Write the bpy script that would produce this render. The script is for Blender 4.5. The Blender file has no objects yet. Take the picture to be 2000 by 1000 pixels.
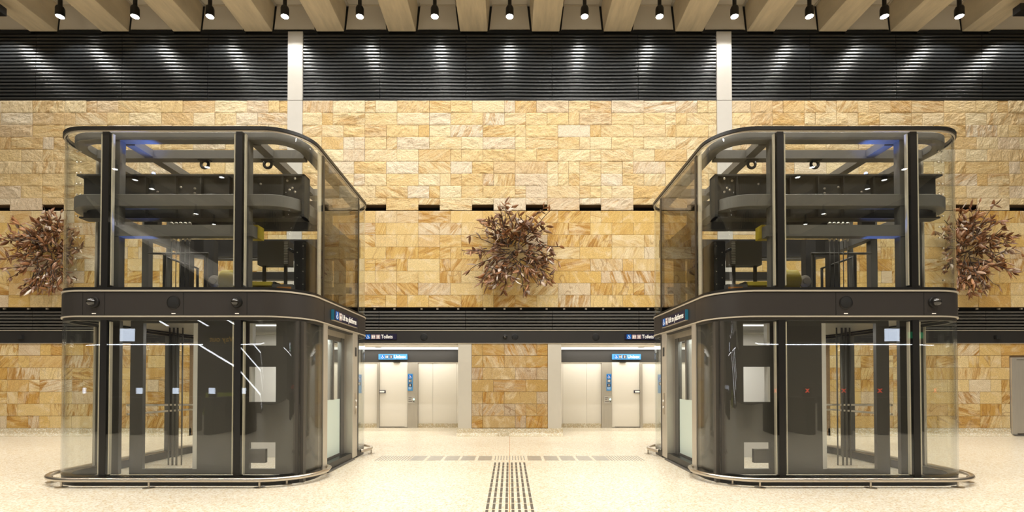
import bpy, bmesh, math, random
import numpy as np
from mathutils import Vector, Matrix, noise
R = math.radians
PI = math.pi
random.seed(7)
S = bpy.context.scene
C = S.collection

# ------------------------------------------------------------------ helpers
def node_mat(name):
    m = bpy.data.materials.new(name); m.use_nodes = True
    nt = m.node_tree; nt.nodes.clear()
    out = nt.nodes.new('ShaderNodeOutputMaterial')
    return m, nt, out

def pbr(name, col, rough=.5, metal=0., var=.0, vscale=6., bump=0., bscale=60., emis=None, estr=0., spec=.5, stretch=None, coat=0.):
    m, nt, out = node_mat(name)
    b = nt.nodes.new('ShaderNodeBsdfPrincipled')
    b.inputs['Base Color'].default_value = (*col, 1)
    b.inputs['Roughness'].default_value = rough
    b.inputs['Metallic'].default_value = metal
    b.inputs['Specular IOR Level'].default_value = spec
    b.inputs['Coat Weight'].default_value = coat
    if emis:
        b.inputs['Emission Color'].default_value = (*emis, 1)
        b.inputs['Emission Strength'].default_value = estr
    if var or bump:
        tc = nt.nodes.new('ShaderNodeTexCoord')
        mp = nt.nodes.new('ShaderNodeMapping')
        if stretch: mp.inputs['Scale'].default_value = stretch
        nt.links.new(tc.outputs['Object'], mp.inputs[0])
    if var:
        n = nt.nodes.new('ShaderNodeTexNoise'); n.inputs['Scale'].default_value = vscale; n.inputs['Detail'].default_value = 5
        nt.links.new(mp.outputs[0], n.inputs['Vector'])
        mx = nt.nodes.new('ShaderNodeMix'); mx.data_type = 'RGBA'
        mx.inputs[6].default_value = (*[c*(1-var) for c in col], 1)
        mx.inputs[7].default_value = (*[min(1, c*(1+var)) for c in col], 1)
        nt.links.new(n.outputs[0], mx.inputs[0]); nt.links.new(mx.outputs[2], b.inputs['Base Color'])
    if bump:
        n2 = nt.nodes.new('ShaderNodeTexNoise'); n2.inputs['Scale'].default_value = bscale; n2.inputs['Detail'].default_value = 4
        nt.links.new(mp.outputs[0], n2.inputs['Vector'])
        bp = nt.nodes.new('ShaderNodeBump'); bp.inputs['Strength'].default_value = bump; bp.inputs['Distance'].default_value = .02
        nt.links.new(n2.outputs[0], bp.inputs['Height']); nt.links.new(bp.outputs[0], b.inputs['Normal'])
    nt.links.new(b.outputs[0], out.inputs[0])
    return m

def glass_mat(name, tint, refl=.045, rough=0.0):
    m, nt, out = node_mat(name)
    # thin pane: the same Fresnel curve from both sides
    ge = nt.nodes.new('ShaderNodeNewGeometry')
    dp = nt.nodes.new('ShaderNodeVectorMath'); dp.operation = 'DOT_PRODUCT'
    nt.links.new(ge.outputs['Normal'], dp.inputs[0]); nt.links.new(ge.outputs['Incoming'], dp.inputs[1])
    def mth(op, x, y):
        n = nt.nodes.new('ShaderNodeMath'); n.operation = op
        for i, v in enumerate((x, y)):
            if v is None: continue
            if isinstance(v, (int, float)): n.inputs[i].default_value = v
            else: nt.links.new(v, n.inputs[i])
        return n.outputs[0]
    f = mth('ADD', mth('MULTIPLY', mth('POWER', mth('SUBTRACT', 1., mth('ABSOLUTE', dp.outputs['Value'], None)), 5.), .9), refl)
    tr = nt.nodes.new('ShaderNodeBsdfTransparent'); tr.inputs[0].default_value = (*tint, 1)
    gl = nt.nodes.new('ShaderNodeBsdfGlossy'); gl.inputs['Roughness'].default_value = rough
    gl.inputs['Color'].default_value = (.95, .97, 1, 1)
    mx = nt.nodes.new('ShaderNodeMixShader')
    nt.links.new(f, mx.inputs[0]); nt.links.new(tr.outputs[0], mx.inputs[1]); nt.links.new(gl.outputs[0], mx.inputs[2])
    nt.links.new(mx.outputs[0], out.inputs[0])
    return m

def emit(name, col, st):
    m, nt, out = node_mat(name)
    e = nt.nodes.new('ShaderNodeEmission'); e.inputs[0].default_value = (*col, 1); e.inputs[1].default_value = st
    nt.links.new(e.outputs[0], out.inputs[0]); return m

class MB:
    """collects solids into one mesh; sx mirrors across the hall's centre line"""
    def __init__(s, sx=1): s.v = []; s.f = []; s.sx = sx; s.sm = []
    def _add(s, vs, fs, smooth=False):
        o = len(s.v); s.v += [tuple(v) for v in vs]
        s.f += [tuple(i+o for i in f) for f in fs]; s.sm += [smooth]*len(fs); return s
    def box(s, x0, x1, y0, y1, z0, z1):
        vs = [(x, y, z) for z in (z0, z1) for y in (y0, y1) for x in (x0, x1)]
        return s._add(vs, [(0,2,3,1),(4,5,7,6),(0,1,5,4),(2,6,7,3),(0,4,6,2),(1,3,7,5)])
    def cbox(s, c, d): return s.box(c[0]-d[0]/2, c[0]+d[0]/2, c[1]-d[1]/2, c[1]+d[1]/2, c[2]-d[2]/2, c[2]+d[2]/2)
    def prism(s, poly, axis, a, b):
        """poly: 2D points; axis: extrusion axis; order of the two others kept"""
        n = len(poly); vs = []
        for t in (a, b):
            for p, q in poly:
                vs.append({'x': (t, p, q), 'y': (p, t, q), 'z': (p, q, t)}[axis])
        fs = [tuple(range(n)), tuple(range(2*n-1, n-1, -1))]
        fs += [(i, (i+1) % n, n+(i+1) % n, n+i) for i in range(n)]
        return s._add(vs, fs)
    def wall(s, pts, th, z0, z1, closed=False, smooth=True):
        """solid curved wall on a polyline, thickened to the left of its direction"""
        n = len(pts); P = [Vector(p) for p in pts]; off = []
        for i in range(n):
            a = P[i-1] if (i > 0 or closed) else P[i]; b = P[(i+1) % n] if (i < n-1 or closed) else P[i]
            d = (b-a).normalized(); off.append(P[i] + Vector((-d.y, d.x))*th)
        vs = []
        for i in range(n): vs += [(*P[i], z0), (*off[i], z0), (*off[i], z1), (*P[i], z1)]
        fs = []; m = n if closed else n-1
        for i in range(m):
            a, b = 4*i, 4*((i+1) % n)
            for k in range(4): fs.append((a+k, a+(k+1) % 4, b+(k+1) % 4, b+k))
        if not closed: fs += [(0,1,2,3), (4*n-1, 4*n-2, 4*n-3, 4*n-4)]
        return s._add(vs, fs, smooth)
    def tube(s, path, r, n=10, cap=True):
        P = [Vector(p) for p in path]; vs = []; fs = []; up = None
        rs = r if isinstance(r, (list, tuple)) else [r]*len(P)
        for i, p in enumerate(P):
            d = (P[min(i+1, len(P)-1)] - P[max(i-1, 0)]).normalized()
            if up is None: up = Vector((0, 0, 1)) if abs(d.z) < .9 else Vector((1, 0, 0))
            u = (up - d*up.dot(d)).normalized(); w = d.cross(u); up = u
            for k in range(n):
                t = 2*PI*k/n; vs.append(p + (u*math.cos(t)+w*math.sin(t))*rs[i])
        for i in range(len(P)-1):
            for k in range(n): fs.append((i*n+k, i*n+(k+1) % n, (i+1)*n+(k+1) % n, (i+1)*n+k))
        s._add(vs, fs, True)
        if cap:
            o = len(s.v)-len(vs)
            s.f += [tuple(o+k for k in range(n-1, -1, -1)), tuple(o+(len(P)-1)*n+k for k in range(n))]; s.sm += [False, False]
        return s
    def lathe(s, prof, origin, axis=(0,0,1), n=24):
        """prof: (radius, distance along axis)"""
        a = Vector(axis).normalized(); t = Vector((0,0,1)) if abs(a.z) < .9 else Vector((1,0,0))
        u = (t-a*t.dot(a)).normalized(); w = a.cross(u); o = Vector(origin); vs = []; fs = []
        for r, h in prof:
            for k in range(n):
                q = 2*PI*k/n; vs.append(o+a*h+(u*math.cos(q)+w*math.sin(q))*max(r, 1e-4))
        for i in range(len(prof)-1):
            for k in range(n): fs.append((i*n+k, i*n+(k+1) % n, (i+1)*n+(k+1) % n, (i+1)*n+k))
        fs += [tuple(range(n-1, -1, -1)), tuple((len(prof)-1)*n+k for k in range(n))]
        return s._add(vs, fs, True)
    def build(s, name, mat, parent=None, bevel=0.):
        me = bpy.data.meshes.new(name)
        me.from_pydata([(x*s.sx, y, z) for x, y, z in s.v], [], s.f)
        for p, q in zip(me.polygons, s.sm): p.use_smooth = q
        bm = bmesh.new(); bm.from_mesh(me); bmesh.ops.recalc_face_normals(bm, faces=bm.faces)
        for e in bm.edges:
            if len(e.link_faces) == 2 and e.calc_face_angle(0) > R(38): e.smooth = False
        bm.to_mesh(me); bm.free()
        me.materials.append(mat)
        o = bpy.data.objects.new(name, me); C.objects.link(o)
        if parent is not None:
            o.parent = parent
        if bevel:
            b = o.modifiers.new('edge', 'BEVEL'); b.width = bevel; b.segments = 2; b.limit_method = 'ANGLE'
        return o

def tag(o, label=None, cat=None, group=None, kind=None):
    if label: o['label'] = label
    if cat: o['category'] = cat
    if group: o['group'] = group
    if kind: o['kind'] = kind
    return o
def thing(name, label, cat, loc=(0,0,0), rz=0., group=None):
    o = bpy.data.objects.new(name, None); C.objects.link(o); o.empty_display_size = .1
    o.location = loc; o.rotation_euler = (0, 0, rz)
    return tag(o, label, cat, group)
def struct(o, label=None): return tag(o, label, None, None, 'structure')
def text(name, body, size, mat, parent, loc, align='LEFT', squeeze=1.):
    cu = bpy.data.curves.new(name, 'FONT'); cu.body = body; cu.size = size; cu.align_x = align; cu.align_y = 'CENTER'
    cu.extrude = .002; cu.offset = size*.012
    t = bpy.data.objects.new(name, cu); C.objects.link(t)
    bpy.context.view_layer.update()
    me = bpy.data.meshes.new_from_object(t.evaluated_get(bpy.context.evaluated_depsgraph_get()))
    bpy.data.objects.remove(t); me.materials.clear(); me.materials.append(mat)
    o = bpy.data.objects.new(name, me); C.objects.link(o); o.parent = parent
    o.location = loc; o.rotation_euler = (PI/2, 0, 0); o.scale = (squeeze, 1, 1)
    return o

# ------------------------------------------------------------------ materials
def stone_mat(name, rough_face, deep=1.):
    m, nt, out = node_mat(name); N = nt.nodes.new; L = nt.links.new
    at = N('ShaderNodeAttribute'); at.attribute_name = 'sid'
    uv = N('ShaderNodeAttribute'); uv.attribute_name = 'suv'
    sep = N('ShaderNodeSeparateColor'); L(at.outputs['Color'], sep.inputs[0])
    ramp = N('ShaderNodeValToRGB'); e = ramp.color_ramp.elements
    if rough_face:
        cols = [(0., (.70,.59,.38)), (.2, (.68,.54,.31)), (.42, (.66,.49,.24)), (.6, (.70,.58,.38)), (.76, (.60,.41,.17)), (.87, (.62,.50,.35)), (1., (.69,.60,.45))]
    else:
        cols = [(0., (.68,.54,.29)), (.2, (.64,.46,.19)), (.42, (.60,.40,.13)), (.62, (.68,.53,.28)), (.78, (.54,.32,.08)), (.9, (.66,.55,.37)), (1., (.60,.47,.31))]
    cols = [(p, (c[0]*deep, c[1]*deep**1.15, c[2]*deep**1.2)) for p, c in cols]
    e[0].position, e[0].color = cols[0][0], (*cols[0][1], 1); e[1].position, e[1].color = 1., (*cols[-1][1], 1)
    for p, c in cols[1:-1]:
        q = ramp.color_ramp.elements.new(p); q.color = (*c, 1)
    L(sep.outputs[0], ramp.inputs[0])
    def nz(scale, sc, detail=4, dist=0.):
        mp = N('ShaderNodeMapping'); mp.inputs['Scale'].default_value = sc; L(uv.outputs['Vector'], mp.inputs[0])
        n = N('ShaderNodeTexNoise'); n.inputs['Scale'].default_value = scale; n.inputs['Detail'].default_value = detail
        n.inputs['Distortion'].default_value = dist; L(mp.outputs[0], n.inputs['Vector']); return n
    def rmp(src, a, b):
        r = N('ShaderNodeMapRange'); r.inputs[1].default_value = a; r.inputs[2].default_value = b; L(src, r.inputs[0]); return r.outputs[0]
    def mul(a, b):
        x = N('ShaderNodeMath'); x.operation = 'MULTIPLY'
        for i, v in enumerate((a, b)):
            if isinstance(v, (int, float)): x.inputs[i].default_value = v
            else: L(v, x.inputs[i])
        return x.outputs[0]
    def mix(a, col, f, mode='MIX'):
        x = N('ShaderNodeMix'); x.data_type = 'RGBA'; x.blend_type = mode
        L(a, x.inputs[6]); x.inputs[7].default_value = (*col, 1); L(f, x.inputs[0]); return x.outputs[2]
    # broad sediment bands, finer streaks, thin iron lines, bleached clouds, grain
    band = rmp(nz(1.7, (.6, 2.6, 1), 3, 1.2).outputs[0], .485, .54)
    fine = rmp(nz(6., (.22, 4.5, 1), 4, 1.1).outputs[0], .47, .56)
    thin = nz(.9, (.7, 2.4, 1), 2, .9).outputs[0]
    ab = N('ShaderNodeMath'); ab.operation = 'SUBTRACT'; L(thin, ab.inputs[0]); ab.inputs[1].default_value = .5
    ab2 = N('ShaderNodeMath'); ab2.operation = 'ABSOLUTE'; L(ab.outputs[0], ab2.inputs[0])
    line = rmp(ab2.outputs[0], .014, .004)
    col = ramp.outputs[0]
    k = .9 if not rough_face else .42
    strong = rmp(sep.outputs[1], .25, .8)
    col = mix(col, (.48,.27,.06), mul(mul(band, strong), .85*k))
    col = mix(col, (.33,.16,.035), mul(mul(fine, mul(strong, band)), .85*k))
    col = mix(col, (.40,.20,.045), mul(mul(fine, sep.outputs[1]), .6*k))
    col = mix(col, (.22,.11,.04), mul(mul(line, sep.outputs[2]), .6*k))
    col = mix(col, (.82,.73,.55), mul(rmp(nz(3., (1,1.6,1), 3, .5).outputs[0], .52, .75), .45 if not rough_face else .25))
    g = nz(55., (1,1,1), 6)
    x = N('ShaderNodeMix'); x.data_type = 'RGBA'; x.blend_type = 'MULTIPLY'; x.inputs[0].default_value = 1
    gr = N('ShaderNodeMapRange'); gr.inputs[1].default_value = .3; gr.inputs[2].default_value = .7; gr.inputs[3].default_value = .70; gr.inputs[4].default_value = 1.14
    L(g.outputs[0], gr.inputs[0]); L(col, x.inputs[6]); L(gr.outputs[0], x.inputs[7])
    b = N('ShaderNodeBsdfPrincipled'); b.inputs['Roughness'].default_value = .8; b.inputs['Specular IOR Level'].default_value = .25
    L(x.outputs[2], b.inputs['Base Color'])
    bn = nz(16. if rough_face else 30., (1,1.5,1), 9)
    bp = N('ShaderNodeBump'); bp.inputs['Strength'].default_value = .8 if rough_face else .25; bp.inputs['Distance'].default_value = .03
    L(bn.outputs[0], bp.inputs['Height']); L(bp.outputs[0], b.inputs['Normal']); L(b.outputs[0], out.inputs[0])
    return m

def terrazzo(name, base, k=1.):
    m, nt, out = node_mat(name); N = nt.nodes.new; L = nt.links.new
    tc = N('ShaderNodeTexCoord')
    def chips(scale, lo, hi, src):
        v = N('ShaderNodeTexVoronoi'); v.inputs['Scale'].default_value = scale; L(tc.outputs['Object'], v.inputs['Vector'])
        s = N('ShaderNodeSeparateColor'); L(v.outputs['Color'], s.inputs[0])
        r = N('ShaderNodeMapRange'); r.inputs[1].default_value = lo; r.inputs[2].default_value = hi; L(s.outputs[src], r.inputs[0])
        return r.outputs[0]
    def mix(a, c, f, kk):
        x = N('ShaderNodeMix'); x.data_type = 'RGBA'
        mm = N('ShaderNodeMath'); mm.operation = 'MULTIPLY'; L(f, mm.inputs[0]); mm.inputs[1].default_value = kk; L(mm.outputs[0], x.inputs[0])
        if isinstance(a, tuple): x.inputs[6].default_value = (*a, 1)
        else: L(a, x.inputs[6])
        x.inputs[7].default_value = (*c, 1); return x.outputs[2]
    c = mix(base, (.86,.82,.72), chips(38, .5, .8, 0), .75*k)
    c = mix(c, (.60,.45,.24), chips(46, .74, .9, 1), .75*k)
    c = mix(c, (.46,.32,.16), chips(70, .86, .94, 2), .7*k)
    n = N('ShaderNodeTexNoise'); n.inputs['Scale'].default_value = .5; n.inputs['Detail'].default_value = 3; L(tc.outputs['Object'], n.inputs['Vector'])
    c = mix(c, tuple(v*.86 for v in base), n.outputs[0], .35)
    b = N('ShaderNodeBsdfPrincipled'); b.inputs['Roughness'].default_value = .3; b.inputs['Specular IOR Level'].default_value = .35
    L(c, b.inputs['Base Color']); L(b.outputs[0], out.inputs[0]); return m

M = {}
M['stone_up'] = stone_mat('rock faced sandstone', True)
M['stone_lo'] = stone_mat('sawn banded sandstone', False)
M['stone_pier'] = stone_mat('brown banded sandstone', False, .74)
M['joint'] = pbr('dark joint backing', (.16,.10,.05), .9)  # dark brown backing that shows in the stone joints
M['void'] = pbr('dark void', (.006,.006,.006), .8)
M['floor'] = terrazzo('cream terrazzo', (.76,.685,.54), 1.2)
M['skirt'] = terrazzo('speckled skirting', (.58,.51,.36), 1.2)
M['concrete'] = pbr('board marked concrete', (.62,.53,.38), .8, var=.3, vscale=2.6, bump=.3, bscale=9., stretch=(3,.5,1))
M['soffit'] = pbr('grey soffit panel', (.58,.535,.46), .7)
M['trimlt'] = pbr('pale metal trim', (.60,.54,.44), .4, .4)
M['louvre'] = pbr('black louvre blades', (.018,.020,.022), .28, 0., spec=.5)
M['louvre2'] = pbr('charcoal louvre blades', (.075,.070,.062), .5)
M['band'] = pbr('charcoal metal cladding', (.040,.035,.032), .42, .2, var=.06, vscale=3)
M['steel'] = pbr('painted grey steel', (.125,.118,.105), .45, .1)
M['header'] = pbr('black header cladding', (.024,.022,.020), .45, .1)
M['steelpl'] = pbr('dark bronze steel plate', (.066,.060,.052), .4, .15)
M['steeldk'] = pbr('dark steel', (.035,.032,.028), .5, .1)
M['blk'] = pbr('black anodised', (.012,.011,.010), .35, .2)
M['pier'] = pbr('pale precast panel', (.50,.475,.43), .6, var=.04)
M['beige'] = pbr('beige wall panel', (.53,.49,.41), .55, var=.03)
M['white'] = pbr('white laminate', (.82,.78,.70), .45)
M['stain'] = pbr('brushed stainless', (.56,.52,.45), .40, .6, var=.10, vscale=3, stretch=(8,8,.6))
M['stain2'] = pbr('polished stainless tube', (.62,.56,.48), .32, 1.)
M['glass'] = glass_mat('clear glass', (.955,.965,.955))
M['glassdk'] = glass_mat('grey tinted glass', (.60,.565,.505))
M['frost'] = pbr('frosted glass', (.62,.72,.66), .4)
M['edge'] = pbr('glass edge seal', (.62,.56,.44), .4)
M['navy'] = pbr('navy sign face', (.012,.010,.035), .35)
M['signblue'] = pbr('lit blue sign face', (.055,.25,.54), .4, emis=(.10,.42,.85), estr=.10)
M['picblue'] = pbr('pictogram blue', (.0,.11,.45), .4, emis=(0,.12,.6), estr=.12)
M['picbrown'] = pbr('pictogram brown', (.055,.035,.035), .4)
M['picpale'] = pbr('pictogram mauve', (.45,.34,.34), .4)
M['wht'] = pbr('white lettering', (.9,.88,.82), .4, emis=(1,.96,.9), estr=.15)
M['teal'] = pbr('sign edge teal', (.02,.16,.26), .4)
M['yel'] = pbr('yellow machine paint', (.52,.40,.03), .4)
M['orange'] = pbr('orange machine paint', (.50,.20,.03), .45)
M['lightgrey'] = pbr('pale grey shaft panel', (.62,.60,.56), .5)
M['leaf'] = None
M['twig'] = pbr('dark twig', (.055,.032,.020), .7, var=.3)
M['tactile'] = pbr('charcoal tactile bar', (.11,.095,.075), .5)
M['barlt'] = pbr('grey tactile bar', (.34,.31,.26), .5)
M['plate'] = pbr('satin steel floor plate', (.50,.47,.41), .3, .4, var=.25, vscale=9)
M['lens'] = emit('lamp lens', (1,.95,.86), 28.)
M['lensfar'] = emit('downlight lens', (1,.97,.92), 16.)
M['led'] = emit('led diffuser', (1,.95,.85), 1.9)
M['ledw'] = emit('white light line', (.95,.97,1), 14.)
M['screen'] = emit('white blue screen', (.78,.86,1.), 9.)
M['grn'] = emit('green indicator', (.5,1,.7), 2.5)
M['blueglow'] = emit('added blue', (.12,.25,1.), 30.)  # glow of the lamps added in the machine rooms

# ------------------------------------------------------------------ stonework
GRID = .29
def stone_mesh(name, mat, x0, x1, z0, ncourse, ch, y, relief, holes=(), seed=1, slots=False, minis=False):
    rng = random.Random(seed); V = []; F = []; SID = []; SUV = []
    gap = .0035
    def stone(a, b, za, zb):
        sid = (rng.random(), rng.random()**1.3, rng.random() if rng.random() < .6 else .0, 1.)
        ang = rng.choice((0, R(12), R(-15), R(65), R(75), R(80), R(100), R(70), R(45), R(-40), R(110))) + rng.uniform(-.15, .15)
        if relief: ang = rng.choice((0, 0, R(12), R(-14), R(30), R(-35), R(65), R(75))) + rng.uniform(-.12, .12)
        ca, sa = math.cos(ang), math.sin(ang); ox, oy, oz = rng.uniform(0, 40), rng.uniform(0, 40), rng.uniform(0, 40)
        n = max(2, round((b-a)/.030)) if relief else 1; k = max(2, round((zb-za)/.030)) if relief else 1
        o = len(V); tilt = rng.uniform(-.012, .012); dep = rng.uniform(0, .012) if relief else rng.uniform(0, .003)
        amp = rng.uniform(.35, 1.05)
        for j in range(k+1):
            for i in range(n+1):
                u, v = i/n, j/k; x = a+gap+(b-a-2*gap)*u; z = za+gap+(zb-za-2*gap)*v; d = dep
                if relief:
                    m = min(1., .35+min(u, 1-u)*(b-a)/.05, .35+min(v, 1-v)*(zb-za)/.05)
                    q = Vector((x*ca+z*sa+ox, (-x*sa+z*ca)*1.7+oy, oz))
                    h = noise.fractal(q*4.2, .9, 2.1, 4)*.020 + abs(noise.noise(q*2.3+Vector((9,9,9))))*.030
                    h += noise.noise(q*13)*.010
                    d += max(0., .006 + h*amp)*m + tilt*(u-.5)
                V.append((x, y-d, z)); SID.append(sid)
                SUV.append((x*ca+z*sa+ox, -x*sa+z*ca+oy, oz))
        for j in range(k):
            for i in range(n):
                p = o+j*(n+1)+i; F.append((p, p+1, p+n+2, p+n+1))
        # returns to the joint
        ring = [o+i for i in range(n+1)] + [o+(j)*(n+1)+n for j in range(1, k+1)] + [o+k*(n+1)+i for i in range(n-1, -1, -1)] + [o+j*(n+1) for j in range(k-1, 0, -1)]
        q = len(V)
        for r_ in ring:
            V.append((V[r_][0], y+.02, V[r_][2])); SID.append(sid); SUV.append(SUV[r_])
        for i in range(len(ring)):
            j = (i+1) % len(ring); F.append((ring[j], ring[i], q+i, q+j))
    def blocked(a, b, za, zb):
        for h in holes:
            if a < h[1]-.001 and b > h[0]+.001 and za < h[3]-.02 and zb > h[2]+.02: return h
        return None
    for c in range(ncourse):
        za, zb = z0+c*ch, z0+(c+1)*ch
        # spans free of holes
        cuts = [(x0, x1)]
        for h in holes:
            if za < h[3]-.02 and zb > h[2]+.02:
                nc = []
                for a, b in cuts:
                    if h[1] <= a or h[0] >= b: nc.append((a, b)); continue
                    if h[0] > a: nc.append((a, h[0]))
                    if h[1] < b: nc.append((h[1], b))
                cuts = nc
        for A, B in cuts:
            x = A
            if slots and c == 0:
                k = math.floor((A-.725)/1.45)-1; js = []
                while k*1.45+.435 < B+2:
                    js += [k*1.45+.435, k*1.45+1.015]; k += 1
                js = [A]+[j for j in js if A+.02 < j < B-.02]+[B]
                for a, b in zip(js, js[1:]):
                    mid = ((a+b)/2-.725+.725) % 1.45
                    slot = .43 < mid < 1.02
                    stone(a, b, za+(.155 if slot else 0), zb)
                continue
            while x < B-.001:
                u = rng.choice((1, 1, 2, 2, 2, 3, 3, 3))*GRID
                g = (math.floor((x-.145)/GRID+.001)*GRID+.145) + u
                if g < x+.12: g += GRID
                if B-g < .16: g = B
                stone(x, min(g, B), za, zb)
                x = g
    me = bpy.data.meshes.new(name); me.from_pydata(V, [], F)
    a = me.attributes.new('sid', 'FLOAT_COLOR', 'POINT'); a.data.foreach_set('color', np.array(SID, dtype=np.float32).ravel())
    a = me.attributes.new('suv', 'FLOAT_VECTOR', 'POINT'); a.data.foreach_set('vector', np.array(SUV, dtype=np.float32).ravel())
    me.materials.append(mat)
    o = bpy.data.objects.new(name, me); C.objects.link(o); return o

W = 13.4            # face of the back wall
XL = 18.
PX0, PX1 = 5.60, 6.00     # pale piers
pier_holes = [(-PX1, -PX0, 0, 12), (PX0, PX1, 0, 12)]
COURSE = .3315
w = struct(stone_mesh('wall_back', M['stone_up'], -XL, XL, 6.072, 9, COURSE, W, True, pier_holes, 3, slots=True))
b = MB().box(-XL, XL, W+.04, W+.3, 6.22, 9.06).build('backing', M['joint'], w)
b = MB().box(-XL, XL, W+.22, W+.3, 6.06, 6.22).build('slot_void', M['void'], w)
w = struct(stone_mesh('wall_back_middle', M['stone_lo'], -XL, XL, 3.456, 8, .3258, W, False, pier_holes, 11))
MB().box(-XL, XL, W+.012, W+.3, 3.456, 6.065).build('backing', M['joint'], w)
# ground level stone either side of the toilet recess, with the steel cabinet opening on the right
RX = 8.6   # half width of the recess
w = struct(stone_mesh('wall_back_left', M['stone_lo'], -XL, -RX, .21, 7, .324, W, False, (), 21))
MB().box(-XL, -RX, W+.012, W+.3, 0, 2.477).build('backing', M['joint'], w)
w = struct(stone_mesh('wall_back_right', M['stone_lo'], RX, XL, .21, 7, .324, W, False, [(13.42, 15.2, 0, 2.11)], 22))
MB().box(RX, XL, W+.012, W+.3, 0, 2.477).build('backing', M['joint'], w)
w = struct(stone_mesh('wall_centre_pier', M['stone_pier'], -1.02, 1.02, .215, 7, .323, W-.005, False, (), 31))
MB().box(-1.025, 1.025, W+.012, W+.2, 0, 2.477).build('backing', M['joint'], w)
for s in (-1, 1):
    MB(s).box(1.025, 1.385, W-.012, 15.7, .2, 2.477).build('side_panel', M['beige'], w)

# skirting with a coved foot
def skirting(name, x0, x1, y, h=.2):
    prof = [(y, 0)] + [(y-.10*(1-math.sin(t)), .10*(1-math.cos(t))) for t in [i*PI/2/8 for i in range(9)]][0:0]
    prof = [(y+.1, 0), (y-.13, 0), (y-.128, .012)] + [(y-.012-.115*(1-math.sin(t)), .012+.09*(1-math.cos(t))) for t in [i*PI/2/7 for i in range(8)]] + [(y-.012, h), (y+.1, h)]
    m = MB(); m.prism(prof, 'x', x0, x1)
    return struct(m.build(name, M['skirt']))
skirting('baseboard_left', -XL, -RX, W+.0, .205)
skirting('baseboard_right', RX, 13.42, W+.0, .205)
o = skirting('baseboard_centre', -1.42, 1.42, W+.0, .2)
MB().box(-.31, -.02, W-.16, W-.02, 0, .11).build('access_block', M['skirt'], o)

# pale piers from the header up to the beams
for i, s in enumerate((-1, 1)):
    o = struct(MB(s).box(PX0, PX1, W-.035, W+.25, 9.06, 10.93).build('trim_%d' % (i+1), M['pier']))
    MB(s).box(PX0, PX1, W-.035, W+.25, 2.83, 9.045).build('lower_panel', M['pier'], o)
    MB(s).box(PX0+.01, PX1-.01, W-.02, W+.25, 9.04, 9.07).build('joint', M['void'], o)

# ------------------------------------------------------------------ louvres
def blades(x0, x1, z0, z1, n, y, d=.05, fill=.62):
    m = MB(); p = (z1-z0)/n
    for k in range(n):
        zb = z0+k*p; h = p*fill
        e = min(.0015, h*.3)
        prof = [(y+d, zb), (y+e, zb), (y+e*.3, zb+e*.3), (y, zb+e), (y, zb+h-e), (y+e*.3, zb+h-e*.3), (y+e, zb+h), (y+d, zb+h)]
        o = len(m.v); m.prism(prof, 'x', x0, x1)
        for q in range(len(m.sm)-len(prof), len(m.sm)): m.sm[q] = True
    return m
lw = struct(MB().box(-XL, XL, W+.12, W+.3, 9.06, 11.2).build('wall_back_louvre', M['void']))
LP = 2.33
k = -7
edges = [-XL]
segs = [(-XL, -PX1), (-PX1+.4, PX0), (PX1, XL)]
for a, b_ in ((-XL, -PX1), (-PX0, PX0), (PX1, XL)):
    xs = [a]+[x for x in [(j+.5)*LP-.02 for j in range(-9, 9)] if a+.2 < x < b_-.2]+[b_]
    for u, v in zip(xs, xs[1:]):
        blades(u+.006, v-.006, 9.10, 10.90, 19, W-.01, .07, .58).build('louvre_panel', M['louvre'], lw)
MB().box(-XL, -PX1, W-.01, W+.12, 9.055, 9.085).build('sill_angle', M['blk'], lw)
MB().box(-PX0, PX0, W-.01, W+.12, 9.055, 9.085).build('sill_angle', M['blk'], lw)
MB().box(PX1, XL, W-.01, W+.12, 9.055, 9.085).build('sill_angle', M['blk'], lw)

lw = struct(MB().box(-XL, XL, W+.12, W+.3, 2.83, 3.456).build('wall_back_low_louvre', M['void']))
xs = [-XL]+[(j+.5)*LP-.02 for j in range(-7, 7)]+[XL]
for u, v in zip(xs, xs[1:]):
    m = blades(u+.006, v-.006, 2.865, 3.385, 6, W-.0, .07, .56); m.build('louvre_panel', M['louvre2'], lw)
rng = random.Random(5)
m = MB()
for i in range(64):
    x = -XL+.4+i*.56+rng.uniform(-.1, .1); m.box(x, x+.05, W+.05, W+.1, 3.40, 3.44)
m.build('fixing_clip', M['trimlt'], lw)
# header with a thin pale edge above and below
hd = struct(MB().box(-XL, XL, W-.02, W+.25, 2.49, 2.815).build('wall_back_header', M['header']))
MB().box(-XL, XL, W-.035, W+.2, 2.817, 2.838).build('top_trim', M['trimlt'], hd)
MB().box(-XL, XL, W-.03, W+.2, 2.477, 2.489).build('bottom_trim', M['trimlt'], hd)

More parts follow.
